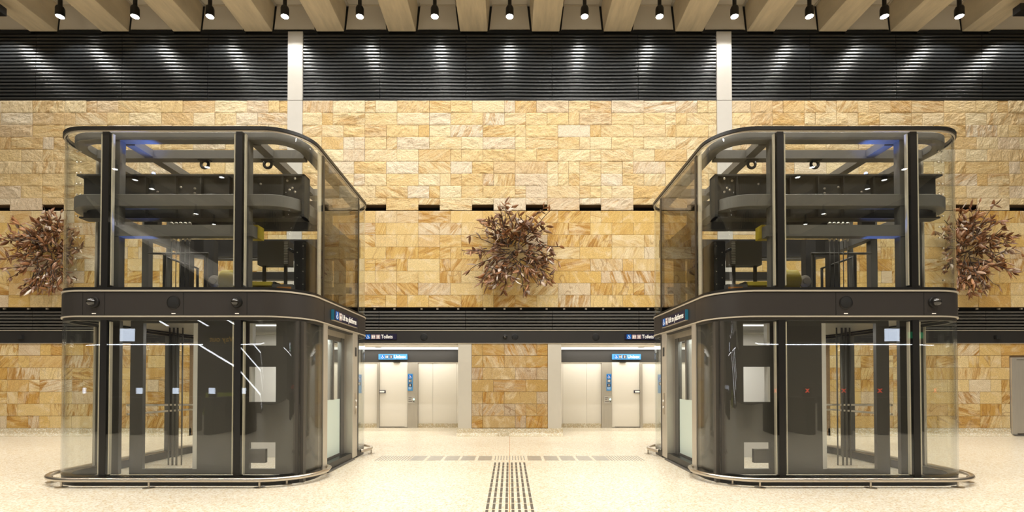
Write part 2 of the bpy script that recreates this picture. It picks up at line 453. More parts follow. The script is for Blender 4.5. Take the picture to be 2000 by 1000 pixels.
# ------------------------------------------------------------------ ceiling, beams, infill
BP = 1.9452
YB = -18.
ce = struct(MB().box(-22, 22, YB, W+.3, 11.66, 11.8).build('ceiling', M['soffit']))
for k in range(-10, 10):
    xc = (k+.5)*BP
    pr = [(xc-.372, 10.95), (xc+.372, 10.95), (xc+.435, 11.66), (xc-.435, 11.66)]
    m = MB(); m.prism(pr, 'y', YB, W-.0); m.build('beam', M['concrete'], ce, bevel=.012)
for k in range(-9, 10):
    xc = k*BP; pr = [(xc-.545, 10.99), (xc+.545, 10.99), (xc+.475, 11.63), (xc-.475, 11.63)]
    m = MB(); m.prism(pr, 'y', W-.02, W+.05); m.build('infill_panel', M['soffit'], ce)
    m = MB().box(xc-.535, xc+.535, W-.028, W+.05, 10.99, 11.0)
    m.build('infill_edge', M['trimlt'], ce)
    MB().box(xc-.62, xc+.62, W+.0, W+.09, 10.90, 11.64).build('shadow_gap', M['void'], ce)
    m = MB().box(xc-.485, xc-.47, 7, W-.02, 11.63, 11.66).box(xc+.47, xc+.485, 7, W-.02, 11.63, 11.66).box(xc-.485, xc+.485, W-.05, W-.02, 11.63, 11.655)
    m.build('soffit_edge', M['trimlt'], ce)

# ------------------------------------------------------------------ floor
fl = struct(MB().box(-22, 22, YB, 16.2, -.1, 0).build('floor', M['floor']))
MB().box(-.004, .004, 2., W-.13, 0, .0006).build('control_joint', M['orange'], fl)
MB().box(-XL, XL, W-.145, W-.133, 0, .0006).build('edge_joint', M['skirt'], fl)

# ------------------------------------------------------------------ toilet recess
YR = 15.72
for i, s in enumerate((-1, 1)):
    nm = ('left', 'right')[i]
    wr = struct(MB(s).box(1.385, RX+.1, YR, YR+.15, 2.05, 2.46).build('wall_recess_'+nm, M['steeldk']))
    MB(s).box(1.385, RX, YR-.015, YR, 2.035, 2.052).build('shadow_trim', M['trimlt'], wr)
    xs = [1.385, 1.66, 2.5, 2.872]
    for a, b_ in ((1.385, 1.67), (1.675, 2.42), (2.425, 2.88), (4.17, 4.62), (4.625, 5.6), (5.605, 6.6), (6.605, 7.6), (7.605, RX)):
        MB(s).box(a, b_, YR+.01, YR+.12, .13, 2.035).build('wall_panel', M['white'], wr)
    MB(s).box(RX, RX+.1, W+.3, YR+.1, 0, 2.46).build('end_wall', M['white'], wr)
    struct(MB(s).box(1.385, 2.88, YR-.03, YR+.1, 0, .13).build('baseboard_recess_'+nm, M['skirt']))
    struct(MB(s).box(4.17, RX, YR-.03, YR+.1, 0, .13).build('baseboard_recess_end_'+nm, M['skirt']))
    cl = struct(MB(s).box(1.385, RX+.1, W+.25, YR+.1, 2.465, 2.6).build('ceiling_recess_'+nm, M['white']))
    MB(s).lathe([(.10, 0), (.10, .012), (.07, .02)], (3.85, W+1.2, 2.465), (0, 0, -1)).build('ceiling_speaker', M['pier'], cl)
    t = thing('cove_light', 'white led light strip along the %s toilet recess ceiling, %s of the stone pier' % (nm, nm), 'light', (0, 0, 0))
    MB(s).box(1.40, RX-.1, 14.72, 15.66, 2.452, 2.464).build('diffuser', M['led'], t)
    # sliding door, jamb, steel post
    dr = struct(MB(s).box(3.215, 4.085, YR-.02, YR+.05, .015, 2.055).build('door_%d' % (i+1), M['white']))
    MB(s).box(3.30, 4.085, YR-.024, YR-.02, .02, .03).build('bottom_seal', M['blk'], dr)
    h = MB(s).box(3.90, 4.13, YR-.05, YR-.02, 1.085, 1.175).build('handle_plate', M['navy'], dr)
    MB(s).box(3.93, 4.075, YR-.055, YR-.049, 1.105, 1.155).build('handle_face', M['wht'], h)
    MB(s).box(3.45, 3.65, YR-.10, YR-.02, 2.045, 2.075).build('door_sensor', M['blk'], dr)
    struct(MB(s).box(2.885, 3.205, YR-.06, YR+.1, 0, 2.035).build('trim_door_post_'+nm, M['stain']))
    struct(MB(s).box(4.09, 4.165, YR-.06, YR+.1, 0, 2.035).build('trim_door_jamb_'+nm, M['stain']))

# ------------------------------------------------------------------ pictograms (local x right, z up, face towards -y)
def glyph_wheelchair(parent, mat, x, z, h, y):
    m = MB(); k = h
    m.lathe([(.085*k, 0), (.085*k, .003)], (x-.06*k, y, z+.36*k), (0, -1, 0), 14)
    def bar(pts, wd):
        for p, q in zip(pts, pts[1:]):
            d = (Vector(q)-Vector(p)).normalized(); n = Vector((-d.y, d.x))*wd*k/2
            P = [Vector(p)*k+n, Vector(q)*k+n, Vector(q)*k-n, Vector(p)*k-n]
            m.prism([(x+v.x, z+v.y) for v in P], 'y', y-.003, y)
    bar([(-.06, .26), (-.03, -.02), (.2, -.03), (.3, -.3), (.4, -.26)], .085)
    bar([(-.05, .12), (.17, .12)], .07)
    arc = [(-.04+.27*math.cos(t), -.15+.27*math.sin(t)) for t in [R(150)+i*R(200)/10 for i in range(11)]]
    bar(arc, .075)
    return m.build('wheelchair_symbol', mat, parent)
def glyph_person(m, x, z, h, y, skirt=False):
    k = h
    m.lathe([(.085*k, 0), (.085*k, .003)], (x, y, z+.38*k), (0, -1, 0), 12)
    if skirt: P = [(-.08,.25),(.08,.25),(.2,-.1),(.09,-.1),(.09,-.45),(-.09,-.45),(-.09,-.1),(-.2,-.1)]
    else: P = [(-.15,.25),(.15,.25),(.15,-.08),(.09,-.08),(.09,-.45),(-.09,-.45),(-.09,-.08),(-.15,-.08)]
    m.prism([(x+p*k, z+q*k) for p, q in P], 'y', y-.003, y)
def tile(parent, x, z, s, y, mat, kind, ink):
    o = MB().box(x-s/2, x+s/2, y-.003, y, z-s/2, z+s/2).build('pictogram', mat, parent)
    if kind == 'wheel': glyph_wheelchair(o, ink, x, z, s*.9, y-.003)
    else:
        m = MB()
        if kind == 'pair': glyph_person(m, x-s*.22, z, s*.8, y-.003, True); glyph_person(m, x+s*.22, z, s*.8, y-.003)
        elif kind == 'one': glyph_person(m, x, z, s*.85, y-.003, True)
        elif kind == 'lift':
            for q in (-.25, 0, .25): glyph_person(m, x+q*s, z-s*.12, s*.5, y-.003)
            m.prism([(x-.3*s, z+.24*s), (x-.06*s, z+.24*s), (x-.18*s, z+.42*s)], 'y', y-.006, y-.003)
            m.prism([(x+.3*s, z+.42*s), (x+.06*s, z+.42*s), (x+.18*s, z+.24*s)], 'y', y-.006, y-.003)
        m.build('people_symbol', ink, o)
    return o

for i, s in enumerate((-1, 1)):
    nm = ('left', 'right')[i]
    # Toilets sign on the header (1.0 m wide)
    xa = -4.03 if s < 0 else 3.085
    t = thing('toilets_sign', 'navy Toilets sign with white symbols on the dark header by the %s lift' % nm, 'sign', (xa, W-.022, 2.655))
    MB().box(0, 1.0, -.02, 0, -.075, .075).build('board', M['navy'], t)
    q = 0 if s < 0 else -.125
    tile(t, .235+q, 0, .12, -.0201, M['picblue'], 'wheel', M['wht'])
    tile(t, .375+q, 0, .11, -.0201, M['picpale'], 'pair', M['wht'])
    tile(t, .505+q, 0, .11, -.0201, M['picpale'], 'one', M['wht'])
    text('lettering', 'Toilets', .14, M['wht'], t, (.585+q, -.021, .0), 'LEFT', .80)
    # Unisex light box above each door
    xa = -4.115 if s < 0 else 3.215
    t = thing('unisex_sign', 'light blue illuminated Unisex sign above the %s toilet door' % nm, 'sign', (xa, YR-.001, 2.225))
    MB().box(0, .90, -.07, 0, -.085, .085).build('light_box', M['signblue'], t)
    tile(t, .125, 0, .115, -.0701, M['picblue'], 'wheel', M['wht'])
    tile(t, .26, 0, .105, -.0701, M['picbrown'], 'pair', M['wht'])
    tile(t, .395, 0, .105, -.0701, M['picbrown'], 'one', M['wht'])
    text('lettering', 'Unisex', .135, M['wht'], t, (.48, -.071, .0))
    # vertical pictogram sign on the steel post
    xa = s*3.045 - .07 - (.085 if s < 0 else -.07)
    xa = (-3.195 if s < 0 else 3.035)
    t = thing('pictogram_sign', 'upright blue toilet pictogram sign on the steel post beside the %s door' % nm, 'sign', (xa, YR-.061, 1.42))
    MB().box(0, .155, -.012, 0, -.26, .27).build('board', M['signblue'], t)
    tile(t, .075, .185, .12, -.0121, M['picblue'], 'wheel', M['wht'])
    tile(t, .075, .05, .105, -.0121, M['picbrown'], 'pair', M['wht'])
    tile(t, .075, -.085, .105, -.0121, M['picbrown'], 'one', M['wht'])
    text('lettering', 'Unisex\nToilet', .034, M['wht'], t, (.025, -.0125, -.185))
    xa = (-3.20 if s < 0 else 2.955)
    t = thing('door_control', 'small white door control plate with green light by the %s toilet door' % nm, 'control panel', (xa, YR-.061, .88))
    MB().box(0, .235, -.015, 0, -.11, .11).build('plate', M['pier'], t)
    m = MB()
    for z, wd in ((.06, .10), (.01, .07), (-.05, .12)): m.box(.03, .03+wd, -.0165, -.015, z-.008, z+.008)
    m.build('caption_line', M['picbrown'], t)
    MB().lathe([(.028, 0), (.028, .006)], (.195, -.015, .01), (0,-1,0), 14).build('lit_button', M['grn'], t)
    MB().lathe([(.022, 0), (.022, .008)], (.195, -.015, -.06), (0,-1,0), 14).build('push_button', M['steel'], t)
    # blue wall sign half hidden behind the lift's back corner
    t = thing('wall_sign', 'upright blue sign on the white recess wall behind the %s lift glass' % nm, 'sign', (-4.82 if s < 0 else 4.66, YR+.009, 1.38))
    MB().box(0, .16, -.012, 0, -.30, .29).build('board', M['signblue'], t)
    tile(t, .08, .16, .11, -.0121, M['picblue'], 'wheel', M['wht'])
    tile(t, .08, .0, .10, -.0121, M['picbrown'], 'one', M['wht'])

# ------------------------------------------------------------------ header fittings
def speaker(x, y, z, r, label, name='wall_speaker'):
    t = thing(name, label, 'speaker', (x, y, z))
    MB().lathe([(r*1.12, 0), (r*1.12, .006), (r, .010), (r*.98, .010)], (0,0,0), (0,-1,0), 28).build('rim', M['blk'], t)
    MB().lathe([(r*.92, .0), (r*.92, .011), (r*.5, .016), (0.001, .018)], (0,0,0), (0,-1,0), 28).build('grille', M['void'], t)
    return t
def dome(x, y, z, r, label, turn=-.5):
    t = thing('dome_camera', label, 'camera', (x, y, z))
    MB().lathe([(r, 0), (r, .015), (r*.9, .03), (r*.72, .034)], (0,0,0), (0,-1,0), 28).build('housing', M['blk'], t)
    MB().lathe([(r*.7*math.cos(a), .03+r*.85*math.sin(a)) for a in [i*PI/2/8 for i in range(9)]], (0,0,0), (turn*.5,-1,0), 24).build('dome', M['dome'], t)
    MB().lathe([(r*.3, 0), (r*.3, r*.62)], (turn*.02,-.03,0), (turn,-1,.1), 14).build('lens', M['stain'], t)
    return t
M['dome'] = pbr('smoked dome', (.02,.018,.016), .06, 0., spec=.9)
dome(-.125, W-.021, 2.655, .06, 'small dome camera on the dark header above the centre stone pier', 0)
speaker(.14, W-.021, 2.655, .075, 'round black speaker on the header beside the small dome camera')
speaker(-2.30, W-.021, 2.65, .085, 'round black speaker on the header above the left toilet recess')
speaker(2.31, W-.021, 2.65, .085, 'round black speaker on the header above the right toilet recess')
for s, nm in ((-1, 'left'), (1, 'right')):
    t = thing('header_bracket', 'small black bracket on the dark header at far %s' % nm, 'bracket', (s*13.08, W-.021, 2.64))
    MB().box(-.05, .05, -.06, 0, -.05, .05).build('body', M['void'], t)
    MB().box(-.09, -.05, -.02, 0, -.05, .05).build('flange', M['blk'], t)

# ------------------------------------------------------------------ steel cabinet in the right wall
t = thing('steel_cabinet', 'brushed stainless steel cabinet built into the stone wall at far right', 'cabinet', (13.43, W, 0))
m = MB().box(0, 1.7, -.05, .1, 2.05, 2.10).box(0, .13, -.05, .1, .04, 2.05).box(1.6, 1.7, -.05, .1, .04, 2.05)
m.build('frame', M['stain'], t)
MB().box(.14, 1.6, -.035, .05, .07, 2.045).build('door', M['stain'], t)
MB().box(.02, 1.7, -.10, .1, 0, .04).build('plinth', M['steel'], t)

# ------------------------------------------------------------------ ceiling spotlights
ORD = ['first','second','third','fourth','fifth','sixth','seventh','eighth','ninth','tenth','eleventh','twelfth','thirteenth']
for k in range(-6, 7):
    lab = 'black ceiling spotlight, %s from the left in the row above the louvres' % ORD[k+6] if k else 'black ceiling spotlight in the middle of the row, above the centre plant'
    t = thing('spotlight', lab, 'spotlight', (k*BP, 12.81, 10.93), 0, 'spotlights between the ceiling beams')
    MB().lathe([(.05, .25), (.05, .73)], (0,0,0), (0,0,1), 16).build('stem', M['blk'], t)
    MB().lathe([(.096, 0), (.105, .03), (.105, .20), (.085, .25), (.05, .27)], (0,0,0), (0,0,1), 24).build('lamp_body', M['blk'], t)
    MB().lathe([(.09, -.004), (.09, .004)], (0,0,0), (0,0,1), 24).build('lens', M['lens'], t)
for s, nm in ((-1, 'left'), (1, 'right')):
    t = thing('speaker_box', 'black perforated box hanging between the beams at the top %s edge' % nm, 'speaker', (s*12.78, 12.2, 10.55))
    MB().box(-.25, .25, -.1, .1, 0, .2).build('box', M['blk'], t, bevel=.01)
    MB().box(-.02, .02, -.02, .02, .2, 1.11).build('drop_rod', M['blk'], t)

# ------------------------------------------------------------------ the two glass lifts
A0, A1, Y0, Y1, RC = 2.94, 6.696, 7.07, 10.67, .60
def arc(cx, cy, r, t0, t1, n=16): return [(cx+r*math.cos(t0+(t1-t0)*i/n), cy+r*math.sin(t0+(t1-t0)*i/n)) for i in range(n+1)]
def outline(d, n=14):
    """closed rounded rectangle, inset by d, counter-clockwise from the front"""
    r = RC-d
    return (arc(A0+RC, Y0+RC, r, PI, 1.5*PI, n) + arc(A1-RC, Y0+RC, r, 1.5*PI, 2*PI, n) +
            arc(A1-RC, Y1-RC, r, 0, .5*PI, n) + arc(A0+RC, Y1-RC, r, .5*PI, PI, n))
def ring(sx, d, th, z0, z1): return MB(sx).wall(outline(d), th, z0, z1, closed=True)
PF = (3.865, 5.77); PS = (7.88, 9.71); PO = (8.06, 9.71)
def corner(which, d=0.):
    r = RC-d
    if which == 'fi': return [(A0+d, PS[0])] + arc(A0+RC, Y0+RC, r, PI, 1.5*PI) + [(PF[0], Y0+d)]
    if which == 'fo': return [(PF[1], Y0+d)] + arc(A1-RC, Y0+RC, r, 1.5*PI, 2*PI) + [(A1-d, PO[0])]
    if which == 'bo': return [(A1-d, PO[1])] + arc(A1-RC, Y1-RC, r, 0, .5*PI) + [(PF[1], Y1-d)]
    if which == 'bi': return [(PF[0], Y1-d)] + arc(A0+RC, Y1-RC, r, .5*PI, PI) + [(A0+d, PS[1])]

def build_lift(sx, nm):
    root = thing('lift_shaft', 'glass and black steel lift enclosure standing on the %s of the tactile path' % nm, 'lift', (sx*(A0+A1)/2, (Y0+Y1)/2, 0))
    off = Vector(root.location)
    def fin(m, name, mat, parent=None, bevel=0.):
        o = m.build(name, mat, None, bevel)
        p = parent or root
        o.parent = p
        if p is root: o.location = -off
        return o
    B = lambda: MB(sx)
    # --- cladding rings
    fin(ring(sx, -.012, .05, 5.07, 5.117), 'top_rim', M['blk'])
    fin(ring(sx, .004, .014, 5.048, 5.068), 'lit_glass_edge', M['trimlt'])  # pale strip stands for light caught along the glass top edge
    bd = fin(ring(sx, .0, .10, 2.42, 2.742), 'fascia_band', M['band'])
    fin(ring(sx, -.008, .05, 2.755, 2.778), 'fascia_trim', M['trimlt'])
    fin(ring(sx, .006, .05, 2.742, 2.755), 'shadow_gap', M['blk'])
    fin(ring(sx, .010, .08, 2.778, 2.82), 'glazing_sill', M['blk'])
    fin(ring(sx, -.008, .05, 2.392, 2.412), 'fascia_trim', M['trimlt'])
    fin(ring(sx, .006, .05, 2.412, 2.42), 'shadow_gap', M['blk'])
    fin(ring(sx, .012, .08, 2.35, 2.392), 'glazing_head', M['steeldk'])
    fin(ring(sx, .02, .12, .0, .13), 'plinth', M['blk'])
    # seams of the fascia panels
    for a in ((3.73, 4.63, 5.75, 6.06) if sx < 0 else (4.63, 5.88)): fin(B().box(a-.003, a+.003, Y0-.0015, Y0+.01, 2.422, 2.74), 'panel_seam', M['blk'])
    for y in (7.9, 9.69): fin(B().box(A0-.0015, A0+.01, y-.003, y+.003, 2.422, 2.74), 'panel_seam', M['blk'])
    for a in ((3.87, 4.77, 5.90) if sx < 0 else (4.77, 6.02)): fin(B().box(a-.028, a+.028, Y0-.003, Y0, 2.436, 2.45), 'asset_label', M['wht'])
    # --- glazing
    TH = .018
    for za, zb, lo in ((2.82, 5.05, False), (.13, 2.35, True)):
        for w_ in ('fi', 'fo', 'bo', 'bi'):
            fin(B().wall(corner(w_, .012), TH, za, zb), 'curved_glass', M['glass'])
        g = .022
        fin(B().box(PF[0]+g, PF[1]-g, Y0+.012, Y0+.03, za, zb), 'front_glass', M['glass'])
        fin(B().box(PF[0]+g, PF[1]-g, Y1-.03, Y1-.012, za, zb), 'rear_glass', M['glass'])
        fin(B().box(A1-.03, A1-.012, PO[0]+g, PO[1]-g, za, zb), 'side_glass', M['glass'])
        if not lo: fin(B().box(A0+.012, A0+.03, PS[0]+g, PS[1]-g, za, zb), 'side_glass', M['glassdk'])
        # posts and pale edge seals
        for a in PF:
            fin(B().box(a-.046, a+.046, Y0+.008, Y0+.10, za, zb), 'front_post', M['blk'])
            fin(B().box(a-.045, a+.045, Y1-.10, Y1-.008, za, zb), 'rear_post', M['blk'])
            m = B()
            for q in (-.075, .075): m.box(a+q-.009, a+q+.009, Y0+.032, Y0+.075, za+.03, zb-.02)
            for q in (-.075, .075): m.box(a+q-.009, a+q+.009, Y1-.075, Y1-.032, za+.03, zb-.02)
            fin(m, 'edge_seal', M['edge'])
        fin(B().box(A1-.09, A1-.008, PO[0]-.03, PO[0]+.03, za, zb), 'side_post', M['steel'])
        fin(B().box(A1-.045, A1-.028, PO[0]-.07, PO[0]-.035, za, zb), 'edge_seal', M['edge'])
        fin(B().box(A1-.09, A1-.008, PO[1]-.03, PO[1]+.03, za, zb), 'side_post', M['steel'])
        for y in PS:
            if lo: continue
            fin(B().box(A0+.008, A0+.07, y-.035, y+.035, za, zb), 'side_post', M['blk'])
        if not lo: fin(B().box(A0+.03, A0+.05, PS[0]-.16, PS[0]-.05, za, zb), 'edge_seal', M['edge'])
    # patch fittings: small bright studs on the curved panes
    m = B()
    for j in range(13):
        z = 5.0-j*.165
        m.lathe([(.012, 0), (.012, .02)], (A1-RC+(RC-.05)*math.cos(-.12), Y0+RC+(RC-.05)*math.sin(-.12), z), (-1, .1, 0), 8)
        if j < 9: m.lathe([(.012, 0), (.012, .02)], (A1-RC+(RC-.16)*math.cos(-.35), Y0+RC+(RC-.16)*math.sin(-.35), z-.03), (-1, .1, 0), 8)
    fin(m, 'glass_stud', M['stain2'])
    # --- upper steel frame
    def rbeam(d, th, z0, z1): return ring(sx, d, th, z0, z1)
    fin(rbeam(.12, .15, 4.985, 5.10), 'ring_beam', M['steel'], bevel=.008)
    fin(rbeam(.12, .15, 4.02, 4.195), 'ring_beam', M['steel'], bevel=.008)
    for y in (7.72, 9.3):
        fin(B().box(A0+.27, A1-.27, y, y+.15, 4.95, 5.08), 'cross_beam', M['steel'])
    for a in (3.75, 5.62): fin(B().box(a-.07, a+.07, Y0+.27, Y1-.27, 4.97, 5.08), 'long_beam', M['steel'])
    fin(B().box(3.72, 5.74, 7.19, 7.33, 3.58, 3.745), 'transom', M['steel'])
    fin(B().box(3.72, 5.74, Y1-.33, Y1-.19, 3.58, 3.745), 'transom', M['steel'])
    for y in (7.2, 10.42):
        for a in (5.72, 3.84): fin(B().box(a-.06, a+.06, y, y+.11, 2.72, 5.0), 'column', M['steel'])
    for y in (8.05, 9.0): fin(B().box(A1-.16, A1-.04, y, y+.11, 2.82, 5.0), 'column', M['steel'])
    for a, y in ((6.02, 9.2), (5.57, 9.2), (3.3, 9.6)): fin(B().box(a-.09, a+.09, y, y+.15, 2.72, 4.1), 'column', M['steeldk'])
    # deep machine beam with stiffeners
    mb = B().box(3.08, 6.42, 7.48, 7.50, 3.93, 4.56).box(3.06, 6.46, 7.40, 7.58, 4.545, 4.57).box(3.06, 6.42, 7.40, 7.58, 3.91, 3.935)
    for a in (3.4, 4.2, 4.62, 5.0, 5.45, 6.0): mb.box(a-.008, a+.008, 7.42, 7.56, 3.93, 4.55)
    mb.box(3.06, 3.10, 7.40, 7.60, 3.91, 4.57)
    bm_ = fin(mb, 'machine_beam', M['steeldk'])
    fin(B().box(3.08, 5.53, 8.10, 8.2, 3.95, 4.42).box(5.74, 5.96, 8.10, 8.2, 3.95, 4.42), 'rear_machine_beam', M['steeldk'])
    m = B()
    for a, z in ((3.2, 4.5), (3.2, 4.3), (3.28, 4.33), (3.24, 4.36), (3.2, 4.12), (3.35, 4.5), (4.74, 4.38), (4.74, 4.31), (4.95, 4.4), (5.3, 4.33), (4.75, 3.99), (3.75, 4.45), (3.72, 4.25)):
        m.lathe([(.018, 0), (.018, .012), (.010, .02)], (a, 7.40 if a < 3.3 else 7.478, z), (0, -1, 0), 8)
    fin(m, 'bolt', M['stain2'], None)
    # lifting eyes under the cross beam
    for a in (4.79, 3.80):
        m = B(); n = 20; P = []
        for k in range(n): P.append((a+.075*math.cos(2*PI*k/n), 4.88+.075*math.sin(2*PI*k/n)))
        m.tube([(a+.058*math.cos(2*PI*k/n), 7.79, 4.885+.058*math.sin(2*PI*k/n)) for k in range(n+1)], .022, 8)
        m.box(a-.09, a+.09, 7.75, 7.83, 4.935, 4.955)
        fin(m, 'lifting_eye', M['blk'])
    # machine-room floor and soffit
    fin(B().wall(outline(.11), .001, 2.46, 2.70, closed=True).prism(outline(.11), 'z', 2.62, 2.70), 'machine_floor', M['steeldk'])
    fin(B().box(3.2, 5.7, 10.05, 10.12, 2.9, 3.0).box(3.2, 5.7, 10.05, 10.12, 3.25, 3.37), 'rear_rail', M['steeldk'])
    fin(B().box(3.0, 6.5, 9.9, 10.0, 3.95, 4.3), 'rear_beam', M['steeldk'])
    # side panels behind the tinted door-side glass
    # --- lower shaft: dark steel front plate with its openings
    yA, yB = 7.26, 7.32
    m = (B().box(5.335, 5.52, yA, yB, .13, 2.36).box(5.68, 5.83, yA, yB, .13, 2.36)
         .box(4.54, 5.335, yA, yB, .13, .208).box(4.54, 5.335, yA, yB, 2.325, 2.36)
         .box(3.785, 4.54, yA, yB, .13, 2.36).box(3.08, 3.40, yA, yB, .13, 2.36)
         .box(3.40, 3.785, yA, yB, 2.325, 2.36).box(3.40, 3.785, yA, yB, 1.69, 2.0)
         .box(3.40, 3.785, yA, yB, .594, 1.18).box(3.40, 3.785, yA, yB, .13, .208)
         .box(3.545, 3.785, yA, yB, .296, .496))
    fin(m, 'front_plate', M['steelpl'])
    m = B().box(4.54, 4.60, yA-.004, yB+.14, .208, 2.325)
    m.box(3.745, 3.785, yA-.002, yB+.03, 2.0, 2.325).box(3.75, 3.785, yA-.002, yB+.03, 1.18, 1.69)
    fin(m, 'opening_jamb', M['lightgrey'])
    fin(B().box(3.02, 3.08, 7.32, 8.02, .0, 2.36), 'inner_side_panel', M['steelpl'])
    fin(B().box(4.35, 5.12, 9.70, 9.74, .0, 2.38), 'rear_panel', M['lightgrey'])
    fin(B().box(6.5, 6.62, 8.05, 8.16, .0, 2.36), 'lower_column', M['steelpl'])
    fin(B().box(6.5, 6.62, 9.71, 9.82, .0, 2.36), 'lower_column', M['steelpl'])
    for a in (5.62, 3.8): fin(B().box(a-.06, a+.06, 10.42, 10.53, 0, 2.40), 'lower_column', M['steelpl'])
    fin(B().prism(outline(.14), 'z', 2.42, 2.46), 'shaft_soffit', M['steel'])
    for a, r in ((6.0, .012), (5.93, .016), (5.86, .016), (5.77, .012)):
        fin(B().tube([(a, 8.8, 0), (a, 8.8, 2.42)], r, 8), 'guide_rope', M['steel'])
    for z in (1.02, .93): fin(B().tube([(6.35, 8.3, z+(.06 if z > 1 else 0)), (6.2, 9.6, z), (4.9, 9.62, z)], .018, 8), 'car_handrail', M['trimlt'])
    m = B()
    for j in range(26): m.box(3.10, 3.13, 7.40, 7.44, .3+j*.075, .33+j*.075)
    fin(m, 'perforated_strip', M['lightgrey'])
    lt = thing('shaft_light', 'white batten light inside the %s lift behind its small top window' % nm, 'light', (sx*3.72, 7.9, 2.36))
    MB().box(-.5, .5, -.03, .03, .015, .05).build('housing', M['pier'], lt)
    MB().box(-.49, .49, -.025, .025, -.005, .015).build('diffuser', M['led'], lt)
    # --- landing door portal on the inner side
    fin(B().box(A0, A0+.20, 7.88, 8.06, 0, 2.392), 'portal_jamb', M['stain'])
    fin(B().box(A0+.16, A0+.20, 8.06, 9.38, 2.27, 2.392).box(A0+.0, A0+.2, 8.06, 9.72, 2.375, 2.392), 'portal_head', M['stain'])
    pj = fin(B().box(A0+.004, A0+.20, 9.38, 9.665, .03, 2.392), 'portal_pier', M['stain'], bevel=.012)
    fin(B().box(A0-.004, A0+.004, 9.50, 9.58, .85, 1.25), 'call_plate', M['stain2'])
    m = B()
    for z in (.98, 1.1): m.lathe([(.022, 0), (.022, .01)], (A0-.004, 9.54, z), (-1,0,0), 12)
    fin(m, 'call_button', M['wht'])
    fin(B().box(A0-.004, A0+.004, 9.50, 9.58, 1.95, 2.12), 'arrival_lamp', M['blk'])
    fin(B().box(A0+.17, A0+.24, 9.22, 9.38, 0, 2.27), 'door_pocket', M['steel'])
    fin(B().box(A0+.01, A0+.07, 9.67, 9.75, .0, 2.392), 'side_post', M['blk'])
    dl = fin(B().box(A0+.18, A0+.22, 8.06, 9.22, .03, .16).box(A0+.18, A0+.22, 8.06, 9.22, 2.2, 2.27).box(A0+.18, A0+.22, 8.06, 8.12, .16, 2.2).box(A0+.18, A0+.22, 8.80, 8.87, 1.15, 2.2), 'landing_door', M['steel'])
    g = B().box(A0+.19, A0+.205, 8.12, 9.2, 1.15, 2.2).build('clear_glass', M['glass'], dl)
    g = B().box(A0+.19, A0+.205, 8.12, 9.2, .16, 1.15).build('frosted_glass', M['frost'], dl)
    g['label'] = 'frosted lower pane'
    fin(B().box(A0-.03, A0+.24, 8.05, 9.4, 0, .02), 'door_sill', M['steel'])
    fin(B().box(A0+.4, A0+.44, 8.0, 9.5, .0, 2.36), 'car_wall', M['lightgrey'])
    # --- bumper rail round the foot of the lift
    rl = thing('bumper_rail', 'low tubular steel bumper rail around the foot of the %s lift' % nm, 'rail', (sx*4.8, Y0-.13, 0))
    d = -.13
    path = ([(A0-.01, 8.04), (A0-.07, 7.98)] + arc(A0+RC, Y0+RC, RC-d, PI-.05, 1.5*PI, 18) + arc(A1-RC, Y0+RC, RC-d, 1.5*PI, 2*PI, 18) +
            arc(A1-RC, Y1-RC, RC-d, 0, .5*PI, 14) + arc(A0+RC, Y1-RC, RC-d, .5*PI, PI-.05, 14) + [(A0-.09, 9.86), (A0-.02, 9.80)])
    o = MB(sx).tube([(x, y, .112) for x, y in path], .031, 12).build('tube', M['stain2'], rl); o.location = -Vector(rl.location)
    feet = [(3.20, 7.19), (3.48, 6.965), (5.0, 6.94), (6.25, 6.985), (6.72, 7.35), (6.826, 9.0), (6.6, 10.6), (4.8, 10.8), (3.3, 10.76), (2.82, 10.2)]
    for a, y in feet:
        o = MB(sx).lathe([(.075, 0), (.075, .008), (.013, .012), (.013, .09)], (a, y, 0), (0,0,1), 16).build('foot', M['stain2'], rl)
        o.location = -Vector(rl.location)
    # --- signs and devices on the fascia
    sy = 8.20 if sx < 0 else 9.46
    t = thing('lift_sign', 'navy Lift to platforms sign on the fascia of the %s lift' % nm, 'sign', (sx*(A0-.003), sy, 2.575), PI/2 if sx < 0 else -PI/2)
    MB().box(0, 1.26, -.05, 0, -.085, .085).build('board', M['navy'], t)
    xe = -.004 if sx < 0 else 1.26
    MB().box(xe, xe+.004, -.05, 0, -.085, .085).build('end_cap', M['teal'], t)
    MB().box(0, 1.26, -.048, 0, -.092, -.085).build('bottom_edge', M['trimlt'], t)
    tile(t, .135, 0, .135, -.0501, M['picblue'], 'wheel', M['wht'])
    tile(t, .30, 0, .13, -.0501, M['picpale'], 'lift', M['wht'])
    text('lettering', 'Lift to platforms', .135, M['wht'], t, (.40, -.051, 0), 'LEFT', .88)
    yd = Y0-.001
    if sx < 0:
        dome(-5.90, yd, 2.60, .082, 'dome camera at the outer end of the left lift fascia', -.6)
        dome(-3.87, yd, 2.60, .078, 'dome camera on the left lift fascia nearer the tactile path', -.3)
        speaker(-4.77, yd, 2.60, .085, 'round black speaker on the left lift fascia between two dome cameras')
    else:
        speaker(4.77, yd, 2.60, .085, 'round black speaker on the right lift fascia')
        dome(6.02, yd, 2.60, .082, 'dome camera at the outer end of the right lift fascia', .4)
    # --- machinery standing on the machine floor
    zf = 2.70
    t = thing('hoist_motor', 'yellow hoist motor with grey brake disc in the %s lift machine room' % nm, 'motor', (sx*4.55, 8.1, zf))
    MB(sx).lathe([(.10, -.2), (.19, -.16), (.19, .14), (.12, .2)], (0, .1, .42), (1, 0, .0), 20).build('casing', M['yel'], t)
    MB(sx).box(-.16, .12, -.05, .25, .10, .30).build('mount', M['yel'], t)
    MB(sx).lathe([(.10, 0), (.10, .03), (.05, .045), (.05, .07)], (.24, .0, .40), (0, -1, 0), 20).build('brake_disc', M['stain'], t)
